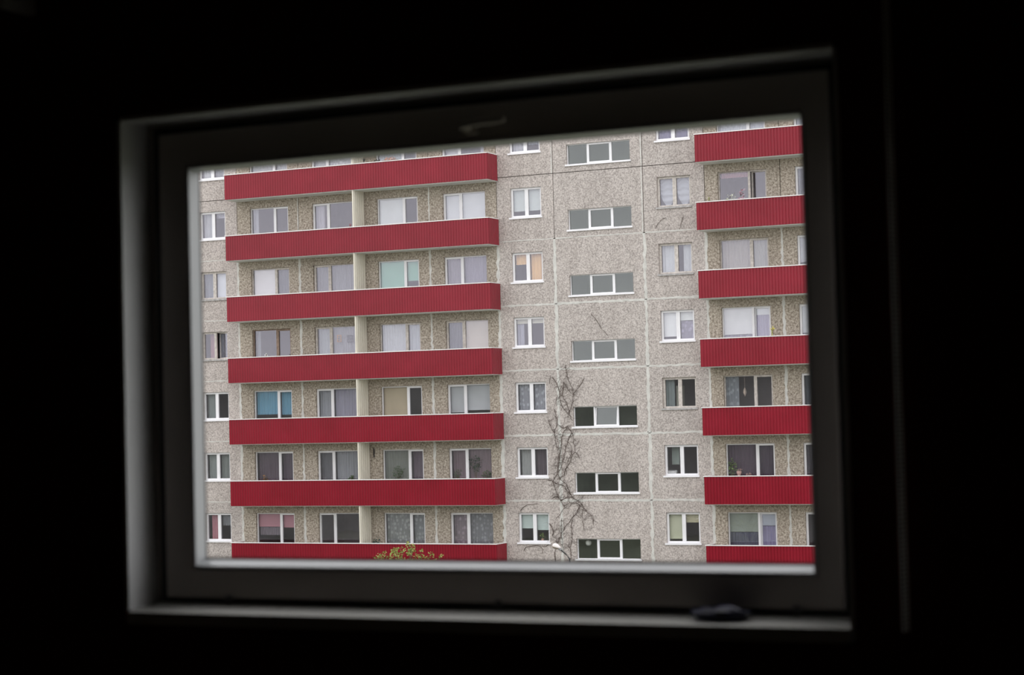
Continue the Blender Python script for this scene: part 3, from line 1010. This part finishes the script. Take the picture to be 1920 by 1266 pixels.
plant('potted_plant', 'trailing leafy green plant, left side of first right-balcony window, sixth storey down', 'plant', -26.72, YS, wz(1), 0.85, 0.42, FERN, (0.35, 0.3, 0.28), 80, 0.1, 8)
plant('potted_plant', 'small green seedling pot, right pane of window left of stairwell, lowest visible storey', 'plant', -35.35, YS, J(0) + 1.06, 0.36, 0.2, FERN, (0.35, 0.25, 0.25), 30, 0.07, 9, 0.07)
plant('orchid', 'white orchid with green leaves, first right-balcony window, second storey down', 'plant', -26.44, YS, wz(5), 0.62, 0.4, (0.62, 0.66, 0.45), (0.6, 0.6, 0.6), 40, 0.12, 10)
plant('orchid', 'pink flowering orchid, right part of first right-balcony window, second storey down', 'plant', -25.92, YS, wz(5), 0.72, 0.28, (0.55, 0.30, 0.36), (0.7, 0.7, 0.7), 40, 0.12, 12)
plant('potted_plant', 'white flowering plant at left edge of first right-balcony window, second storey down', 'plant', -26.74, YS, wz(5), 0.36, 0.18, (0.75, 0.75, 0.72), (0.6, 0.6, 0.6), 22, 0.07, 13, 0.07)
plant('potted_plant', 'small orange-flowered plant, first left-balcony window, sixth storey down', 'plant', -49.25, YS, wz(1), 0.4, 0.22, (0.5, 0.25, 0.08), (0.3, 0.2, 0.2), 26, 0.07, 14, 0.07)

# vase, figurine, basket, frames, lamp reflection, hanging ornament
t = thing('vase', 'pale pink vase on windowsill, first right-balcony window, sixth storey down', 'vase', (-26.42, YS, wz(1)))
MB().lathe([(0.05, 0), (0.045, 0.05), (0.06, 0.16), (0.105, 0.26), (0.11, 0.33), (0.09, 0.335), (0.08, 0.3)], n=14).build('body', plain('pink_ceramic', (0.60, 0.40, 0.36)), t, smooth=True)
f = MB()
leafy(f, (0, 0, 0.37), 0.11, 0.06, 0.06, 26, 0.07, random.Random(5))
f.build('flowers', plain('dried_pink_flowers', (0.55, 0.36, 0.32)), t)['kind'] = 'stuff'
t = thing('flower_bunch', 'low bunch of pale pink flowers beside mullion, first right-balcony window, sixth storey down', 'flowers', (-26.02, YS, wz(1)))
MB().lathe([(0.05, 0), (0.07, 0.09), (0.06, 0.09)], n=12).build('bowl', plain('pink_ceramic', (0.60, 0.40, 0.36)), t)
f = MB()
leafy(f, (0, 0, 0.17), 0.13, 0.06, 0.09, 46, 0.07, random.Random(6))
f.build('flowers', plain('dried_pink_flowers', (0.55, 0.36, 0.32)), t)['kind'] = 'stuff'

t = thing('basket', 'white flower-patterned basket, left pane of window right of stairwell, sixth storey down', 'basket', (-29.36, YS + 0.08, J(1) + 1.04))
bk = MB()
bk.v = []
for z_, sc_ in ((0, 0.85), (0.17, 1.0)):
    bk.v += [(-0.21 * sc_, -0.09 * sc_, z_), (0.21 * sc_, -0.09 * sc_, z_), (0.21 * sc_, 0.09 * sc_, z_), (-0.21 * sc_, 0.09 * sc_, z_)]
bk.f = [(3, 2, 1, 0), (0, 1, 5, 4), (1, 2, 6, 5), (2, 3, 7, 6), (3, 0, 4, 7)]
bk.build('body', plain('white_patterned_cloth', (0.74, 0.78, 0.74), 0.9, 0.1, 0.5, 30), t)
MB().frame(-0.22, 0.22, 0.165, 0.19, 0.02, -0.1, -0.085).build('rim', M_WHITE, t)
t = thing('kitchen_cabinet', 'pale kitchen wall cabinet inside window right of stairwell, sixth storey down', 'cabinet', (-29.45, D + 0.62, J(1) + 1.45))
MB().box(-0.05, 0.28, 0, 0.35, 0, 0.9).build('body', plain('pale_cabinet_paint', (0.42, 0.50, 0.46)), t)
MB().box(-0.04, 0.27, -0.02, 0, 0.01, 0.89).build('door', plain('pale_cabinet_paint', (0.42, 0.50, 0.46)), t)
t = thing('kitchen_cabinet', 'tall pale cabinet inside window right of stairwell, fifth storey down', 'cabinet', (-29.2, D + 0.55, J(2)))
MB().box(0, 0.22, 0, 0.4, 0, 1.95).build('body', plain('cream_cabinet_paint', (0.60, 0.62, 0.52)), t)
MB().box(0.005, 0.215, -0.02, 0, 0.05, 1.94).build('door', plain('cream_cabinet_paint', (0.60, 0.62, 0.52)), t)


def wall_frame(label, x, z, w_, h_, rgb, cols, rows_):
    t = thing('picture_frame', label, 'frame', (x, YS + 0.02, z))
    mat_ = plain('frame_%d' % int(sum(rgb) * 1000), rgb)
    MB().frame(0, w_, 0, h_, 0.035, 0, 0.02).build('border', mat_, t)
    b_ = MB()
    for i in range(1, cols):
        b_.box(w_ * i / cols - 0.012, w_ * i / cols + 0.012, 0, 0.015, 0.03, h_ - 0.03)
    for i in range(1, rows_):
        b_.box(0.03, w_ - 0.03, 0, 0.015, h_ * i / rows_ - 0.012, h_ * i / rows_ + 0.012)
    b_.build('bars', mat_, t)


wall_frame('orange-brown openwork frame hanging in second left-balcony window, fourth storey down', -45.31, J(3) + 1.58, 0.22, 0.32, (0.55, 0.30, 0.12), 1, 3)
wall_frame('black openwork lattice frame hanging in second left-balcony window, fourth storey down', -44.78, J(3) + 1.53, 0.30, 0.34, (0.05, 0.05, 0.06), 3, 2)
t = thing('figurine', 'dark cat-like figurine on sill of second left-balcony window, fourth storey down', 'figurine', (-44.68, YS, wz(3)))
fg = MB()
fg.ball((0, 0, 0.07), 0.07, 10, 6, 1.1, 0.7, 1.1)
fg.ball((-0.02, 0, 0.17), 0.045, 10, 6)
fg.tube([(-0.045, 0, 0.2), (-0.05, 0, 0.25)], 0.015, 0.002, 5)
fg.tube([(0.005, 0, 0.2), (0.01, 0, 0.25)], 0.015, 0.002, 5)
fg.tube([(0.07, 0, 0.03), (0.11, 0, 0.08), (0.1, 0, 0.15)], 0.012, 0.008, 5)
fg.build('body', plain('black_ceramic', (0.03, 0.03, 0.03), 0.3, 0.5), t, smooth=True)

t = thing('wall_or_reflected_lamp', 'lamp reflection built as a solid white globe behind left pane of the lowest stairwell window', 'lamp', (-33.33, D + 0.45, J(0) + 1.0))  # solid globe and arm stand in for a lamp's reflection in the pane
MB().ball((0, 0, -0.02), 0.13, 16, 10).build('globe', plain('reflected_globe_white', (0.85, 0.86, 0.85), 0.3, 0.5), t, smooth=True)
MB().tube([(-0.02, 0.02, -0.02), (-0.14, 0.1, -0.12), (-0.2, 0.3, -0.16)], 0.02, n=8).build('arm', plain('reflected_arm_grey', (0.3, 0.3, 0.28)), t)

t = thing('hanging_ornament', 'pale spindle ornament hanging in first right-balcony window, fifth storey down', 'ornament', (-26.08, YS + 0.02, J(2) + 2.2))
od = plain('pale_wood_ornament', (0.55, 0.45, 0.38))
MB().tube([(0, 0, 0.0), (0, 0, -0.42)], 0.006, n=5).build('cord', od, t)
MB().lathe([(0.004, -0.80), (0.02, -0.74), (0.075, -0.62), (0.05, -0.5), (0.012, -0.42)], n=10).build('spindle', od, t, smooth=True)

# things on and over the balconies
def flower_head(name, label, x, z, rgb, n, sz, box=None, spread=0.1):
    t = thing(name, label, 'flowers', (x, D - BD + 0.1, z))
    if box:
        MB().box(-box / 2, box / 2, -0.07, 0.07, -0.16, 0.0).build('planter', plain('brown_planter', (0.16, 0.09, 0.06)), t)
    st = MB()
    r = random.Random(int(abs(x) * 10))
    for k in range(6):
        st.tube([(r.uniform(-spread, spread) * 0.4, 0, -0.14), (r.uniform(-spread, spread), 0, 0.06)], 0.006, 0.004, 4)
    st.build('stems', plain('plant_stem', (0.12, 0.10, 0.05)), t)
    f = MB()
    leafy(f, (0, 0, 0.05), spread, 0.06, 0.07, n, sz, r)
    f.build('blossoms', plain('blossom_%d' % int(sum(rgb) * 999), rgb, 0.7), t)['kind'] = 'stuff'
    return t


PT = PZ1 + 0.035
flower_head('flower_box', 'orange flowers in a balcony box, third left-balcony window, top visible storey', -41.75, J(6) + PT + 0.03, (0.62, 0.25, 0.12), 60, 0.07, 0.8, 0.36)
flower_head('flower_box', 'dark leafy balcony box beside the orange flowers, top visible storey', -42.42, J(6) + PT + 0.01, (0.06, 0.06, 0.05), 40, 0.06, 0.36, 0.17)
flower_head('flower', 'small red flower above the cap beside the divider, second storey down', -43.85, J(5) + PT + 0.04, (0.45, 0.02, 0.06), 14, 0.06, None, 0.06)
t = flower_head('flower', 'yellow flower standing above the right balcony, fourth storey down', -24.47, J(3) + PT + 0.24, (0.75, 0.68, 0.12), 26, 0.07, None, 0.08)
MB().tube([(0, 0, -0.36), (-0.03, 0, 0.0)], 0.014, 0.01, 6).build('stalk', plain('yellow_green_stalk', (0.5, 0.55, 0.12)), t)
flower_head('weed', 'tiny green weed growing at left corner of the right balcony, second storey down', -27.0, J(5) + PT + 0.03, (0.25, 0.28, 0.08), 12, 0.07, None, 0.06)
flower_head('twig_ornament', 'white twiggy ornament on left balcony cap, fourth storey down', -48.38, J(3) + PT + 0.05, (0.75, 0.75, 0.75), 14, 0.08, None, 0.07)
t = thing('garden_ornament', 'thin dark stake with figure by the divider on the top left balcony', 'ornament', (-43.1, D - BD + 0.12, J(6) + 0.8))
MB().tube([(0, 0, 0), (0, 0, 0.42)], 0.012, n=6).build('stake', plain('black_ceramic', (0.03, 0.03, 0.03), 0.3, 0.5), t)
MB().ball((0, 0, 0.36), 0.045, 8, 6, 1.2, 0.8, 1.5).build('figure', plain('black_ceramic', (0.03, 0.03, 0.03), 0.3, 0.5), t)
MB().box(-0.1, 0.1, -0.05, 0.05, 0, 0.03).build('foot', plain('black_ceramic', (0.03, 0.03, 0.03), 0.3, 0.5), t)
t = thing('wall_or_reflected_lamp', 'slim dark wall lamp beside divider on left balcony, sixth storey down', 'lamp', (-43.40, D - 0.04, J(1) + 1.96))
MB().tube([(0, 0, 0), (0, 0, 0.4)], 0.028, n=8).build('tube', plain('dark_lamp_metal', (0.03, 0.025, 0.025)), t)
MB().box(-0.02, 0.02, 0.0, 0.045, 0.16, 0.24).build('bracket', plain('dark_lamp_metal', (0.03, 0.025, 0.025)), t)
plant('potted_plant', 'dark green plant mound behind parapet beside divider, lowest visible storey', 'plant', -42.95, D - 0.7, J(0) + 0.02, 1.24, 0.55, (0.03, 0.06, 0.05), (0.2, 0.2, 0.2), 160, 0.1, 21, 0.22)

# ------------------------------------------------------------------ climbing vine on the facade
VINE = [[(-33.13, 1.35), (-33.35, 1.03), (-33.66, 0.71), (-33.7, 0.39), (-33.82, 0.04), (-33.85, -0.14)], [(-33.96, 1.95), (-33.94, 1.52), (-33.84, 1.27), (-33.68, 0.96), (-33.67, 0.66)], [(-34.09, 1.2), (-33.9, 0.94), (-33.69, 0.69)], [(-34.72, 1.42), (-34.75, 1.17)], [(-34.6, 1.47), (-34.42, 1.16), (-34.29, 0.85), (-34.25, 0.35), (-34.04, -0.01), (-33.83, -0.26), (-33.72, -0.42)], [(-34.09, 1.18), (-34.16, 0.7), (-34.0, 0.39), (-33.9, 0.09), (-33.83, -0.21)], [(-34.56, 0.1), (-34.46, -0.35), (-34.41, -0.55), (-34.17, -0.76), (-33.98, -0.66), (-33.79, -0.87), (-33.72, -1.12), (-33.67, -1.42), (-33.63, -1.77)], [(-34.85, -0.39), (-34.75, -0.65), (-34.59, -0.9), (-34.54, -1.26), (-34.52, -1.46)], [(-34.41, -0.55), (-34.56, -0.8), (-34.59, -0.95)], [(-33.98, -0.69), (-34.18, -0.91), (-34.24, -1.21), (-34.31, -1.66), (-34.37, -2.01), (-34.44, -2.41), (-34.5, -2.67)], [(-33.79, -0.92), (-33.97, -1.32), (-34.09, -1.67), (-34.21, -2.12), (-34.33, -2.42), (-34.5, -2.67)], [(-33.63, -1.77), (-33.77, -1.87), (-33.89, -2.22), (-34.06, -2.42), (-34.18, -2.77), (-34.4, -2.92)], [(-33.63, -1.77), (-33.49, -1.92), (-33.42, -2.05)], [(-34.5, -2.67), (-34.62, -2.87), (-34.73, -2.99), (-34.63, -3.27), (-34.48, -3.67), (-34.21, -4.07)], [(-34.5, -2.67), (-34.34, -2.92), (-34.13, -3.07), (-33.97, -3.42), (-33.82, -3.67), (-33.5, -3.88), (-33.34, -4.13), (-32.97, -4.48), (-32.87, -4.87)], [(-34.73, -2.99), (-34.46, -3.12), (-34.24, -3.17), (-34.03, -3.42), (-33.82, -3.67)], [(-34.9, -2.94), (-34.73, -2.99)], [(-34.75, -3.72), (-34.59, -3.64), (-34.37, -3.8), (-34.04, -3.67), (-33.76, -3.67)], [(-34.21, -4.07), (-34.05, -3.97), (-33.71, -3.87), (-33.5, -3.98)], [(-33.34, -4.13), (-33.4, -4.42), (-33.36, -4.77), (-33.31, -5.12)], [(-33.5, -3.98), (-33.62, -4.32), (-33.84, -4.57), (-34.18, -4.93), (-34.47, -5.43), (-34.65, -5.83), (-34.71, -6.03)], [(-34.21, -4.12), (-34.5, -4.52), (-34.61, -4.57)], [(-33.85, -4.62), (-33.91, -4.92), (-33.87, -5.42), (-33.99, -5.83), (-33.95, -6.23), (-34.12, -6.63)], [(-34.92, -4.78), (-34.74, -5.13), (-34.8, -5.33), (-34.58, -5.48), (-34.64, -5.68)], [(-34.34, -4.57), (-34.4, -5.03), (-34.34, -5.58), (-34.32, -6.03)], [(-33.76, -1.67), (-33.93, -2.02), (-34.08, -2.37), (-34.06, -2.72)], [(-34.52, -1.46), (-34.36, -1.71), (-34.43, -2.01), (-34.33, -2.32)]]
TW = [[(-36.3, -4.27), (-36.16, -4.11), (-35.93, -3.99), (-35.43, -3.96)], [(-36.15, -5.96), (-36.09, -5.83), (-35.87, -5.78), (-35.53, -5.73), (-35.34, -5.8), (-35.25, -5.93), (-35.32, -6.08)], [(-34.98, -5.68), (-35.12, -5.78), (-35.26, -5.8)], [(-29.7, 7.54), (-29.59, 7.74), (-29.4, 7.92), (-29.22, 7.96)], [(-28.46, 7.93), (-28.57, 7.67), (-28.63, 7.43)], [(-32.73, 4.09), (-32.44, 3.73), (-32.26, 3.42), (-31.97, 3.11)]]
M_VINE = plain('bare_vine_bark', (0.10, 0.075, 0.065), 0.9, 0.1, 0.3, 6)
rv = random.Random(4)


def wander(pts, jit, y=-0.025):
    out = []
    for (x0, z0), (x1, z1) in zip(pts, pts[1:]):
        n = max(2, int(math.hypot(x1 - x0, z1 - z0) / 0.09))
        for i in range(n):
            t = i / n
            out.append((x0 + (x1 - x0) * t + rv.uniform(-jit, jit), y + rv.uniform(-0.006, 0.006), z0 + (z1 - z0) * t + rv.uniform(-jit, jit)))
    out.append((pts[-1][0], y, pts[-1][1]))
    return out


vine = thing('climbing_vine', 'bare brown climbing vine spreading up the wall left of the stairwell windows', 'vine', (-34.0, D, 0))
for st in VINE:
    thick = 0.0115 if len(st) >= 5 else 0.009
    mb = MB()
    pts = wander(st, 0.022)
    mb.tube(pts, thick, thick * 0.7, 5)
    for p in pts[1:-1]:
        for _ in range(rv.choice((0, 1, 1, 2, 2, 3))):
            a_ = rv.uniform(-2.6, 2.6) + math.pi / 2
            L_ = rv.uniform(0.1, 0.5)
            mb.tube([p, (p[0] + math.cos(a_) * L_ * 0.5, p[1], p[2] + math.sin(a_) * L_ * 0.5 + 0.02),
                     (p[0] + math.cos(a_ + 0.3) * L_, p[1], p[2] + math.sin(a_ + 0.3) * L_)], 0.005, 0.003, 4)
    o = mb.build('stem', M_VINE, vine, (34.0, 0, H))
# the stems the window hides: rooted at the wall foot
MB().tube([(-0.05, -0.04, 0.0), (-0.3, -0.03, 1.5), (-0.1, -0.03, 2.8), (-0.12, -0.03, H - 6.63)], 0.04, 0.02, 7).build('main_stem', M_VINE, vine)
MB().tube([(-0.05, -0.04, 0.0), (-0.55, -0.03, 1.9), (-0.71, -0.03, H - 6.03)], 0.035, 0.017, 7).build('main_stem', M_VINE, vine)
TWL = ['dead vine tendril arching over the window left of stairwell, lowest visible storey', 'dead vine tendril curling below the window left of stairwell, lowest visible storey',
       'short dead vine bit right below the lowest window left of stairwell', 'curved dead tendril on wall below left half of upper scalloped-curtain window',
       'short dead tendril on wall below right half of upper scalloped-curtain window', 'thin dead tendril on the wall above the fourth stairwell window down']
for st, lb in zip(TW, TWL):
    mb = MB()
    pts = wander(st, 0.015)
    mb.tube([(p[0] + 34, p[1], p[2]) for p in pts], 0.012, 0.006, 5)
    tag(mb.build('vine_tendril', M_VINE, None, (-34.0, D, H)), lb, 'tendril')

# ------------------------------------------------------------------ street lamp and young tree in the yard
YL = 70.0
lamp = thing('street_lamp', 'street lamp with pale head on a curved dark arm in front of the vine wall', 'lamp', (-30.56, YL, 0))
M_POLE = plain('dark_lamp_pole', (0.05, 0.05, 0.05), 0.5, 0.4)
hz = H - 5.84
MB().tube([(0, 0, 0), (0, 0, 3.0), (0, 0, hz), (-0.03, 0, hz + 0.2), (-0.17, 0, hz + 0.36), (-0.39, 0, hz + 0.53)], 0.036, 0.026, 8).build('pole', M_POLE, lamp, smooth=True)
hdm = MB()
hdm.ball((0, 0, 0), 1, 16, 10)
ax = Vector((-0.95, 0, 0.3)).normalized()
nm = Vector((0.3, 0, 0.95)).normalized()
body, lens_ = MB(), MB()
for src, dst, lo in ((hdm, body, True), (hdm, lens_, False)):
    for x, y, z in src.v:
        k = 0.85 + 0.3 * x
        z2 = max(z, -0.08) if lo else min(z, -0.02)
        q = ax * (x * 0.19) + Vector((0, 1, 0)) * (y * 0.13 * k) + nm * (z2 * (0.15 if lo else 0.10) * k)
        dst.v.append(tuple(q + Vector((-0.545, 0, hz + 0.63))))
    dst.f = list(src.f)
body.build('lamp_head', plain('pale_lamp_shell', (0.74, 0.70, 0.68), 0.35, 0.5), lamp, smooth=True)
lens_.build('lamp_lens', plain('grey_lamp_lens', (0.30, 0.25, 0.20), 0.3, 0.5), lamp, smooth=True)
MB().tube([(-0.35, 0, hz + 0.50), (-0.44, 0, hz + 0.585)], 0.05, 0.065, 10).build('collar', plain('grey_lamp_collar', (0.25, 0.25, 0.25)), lamp)
MB().lathe([(0.12, 0), (0.12, 0.3), (0.06, 0.45), (0.045, 0.5)], n=12).build('base', M_POLE, lamp)

YT = 60.0
tree = thing('tree', 'young tree top with yellow-green spring leaves in front of the lowest left balcony', 'tree', (-32.1, YT, 0))
M_BARK = plain('young_bark', (0.11, 0.085, 0.06), 0.9, 0.1, 0.3, 5)
M_LEAF = leaf_mat('spring_leaf', (0.25, 0.28, 0.075))
rt = random.Random(9)
TX, TZ = -32.1, H
tips = [(-33.30, -4.88, 0.16), (-33.12, -4.80, 0.17), (-32.90, -4.75, 0.15), (-32.75, -4.70, 0.15), (-32.60, -4.66, 0.15), (-32.50, -4.86, 0.14), (-32.30, -4.88, 0.12),
        (-32.03, -4.38, 0.10), (-32.00, -4.52, 0.13), (-31.97, -4.66, 0.13), (-32.12, -4.62, 0.12), (-32.22, -4.72, 0.12), (-31.95, -4.84, 0.14), (-32.05, -4.98, 0.14),
        (-31.70, -4.88, 0.13), (-31.42, -4.78, 0.10), (-31.34, -4.90, 0.12), (-31.22, -4.98, 0.08), (-31.00, -4.80, 0.07), (-31.02, -4.90, 0.05),
        (-31.70, -4.60, 0.05), (-32.55, -4.56, 0.05), (-33.35, -5.05, 0.2), (-33.0, -5.0, 0.2), (-32.7, -4.95, 0.15)]
trunk = MB()
trunk.tube([(0, 0, 0), (0.05, 0.05, 1.6), (-0.05, 0, 3.0), (-0.1, 0, 4.1), (0.02, 0, TZ - 4.5)], 0.09, 0.012, 9)
trunk.build('trunk', M_BARK, tree, smooth=True)
fol = MB()
for x, z, rad in tips:
    p = Vector((x - TX, rt.uniform(-0.35, 0.35), z + TZ))
    hgt = max(2.6, p.z - rt.uniform(0.9, 1.7) - abs(p.x) * 0.3)
    b0 = Vector((-0.05, 0, hgt))
    mid_ = b0.lerp(p, 0.5) + Vector((p.x * 0.12, 0, -0.08))
    MB().tube([b0, mid_, p - Vector((0, 0, 0.03))], 0.018, 0.005, 5).build('branch', M_BARK, tree)
    leafy(fol, p, rad, rad, rad, int(900 * rad * rad + 12), 0.085, rt)
for k in range(34):                            # the crown below the frame's edge
    a_ = rt.uniform(0, 2 * math.pi)
    rr_ = rt.uniform(0.3, 1.35)
    p = Vector((math.cos(a_) * rr_, math.sin(a_) * rr_, rt.uniform(2.6, TZ - 5.35)))
    MB().tube([(-0.05, 0, p.z - 0.6), tuple(p.lerp(Vector((0, 0, p.z - 0.6)), 0.5) + Vector((0, 0, 0.1))), tuple(p)], 0.02, 0.006, 5).build('branch', M_BARK, tree)
    leafy(fol, p, 0.28, 0.28, 0.22, 40, 0.085, rt)
o = fol.build('foliage', M_LEAF, tree)
o['kind'] = 'stuff'
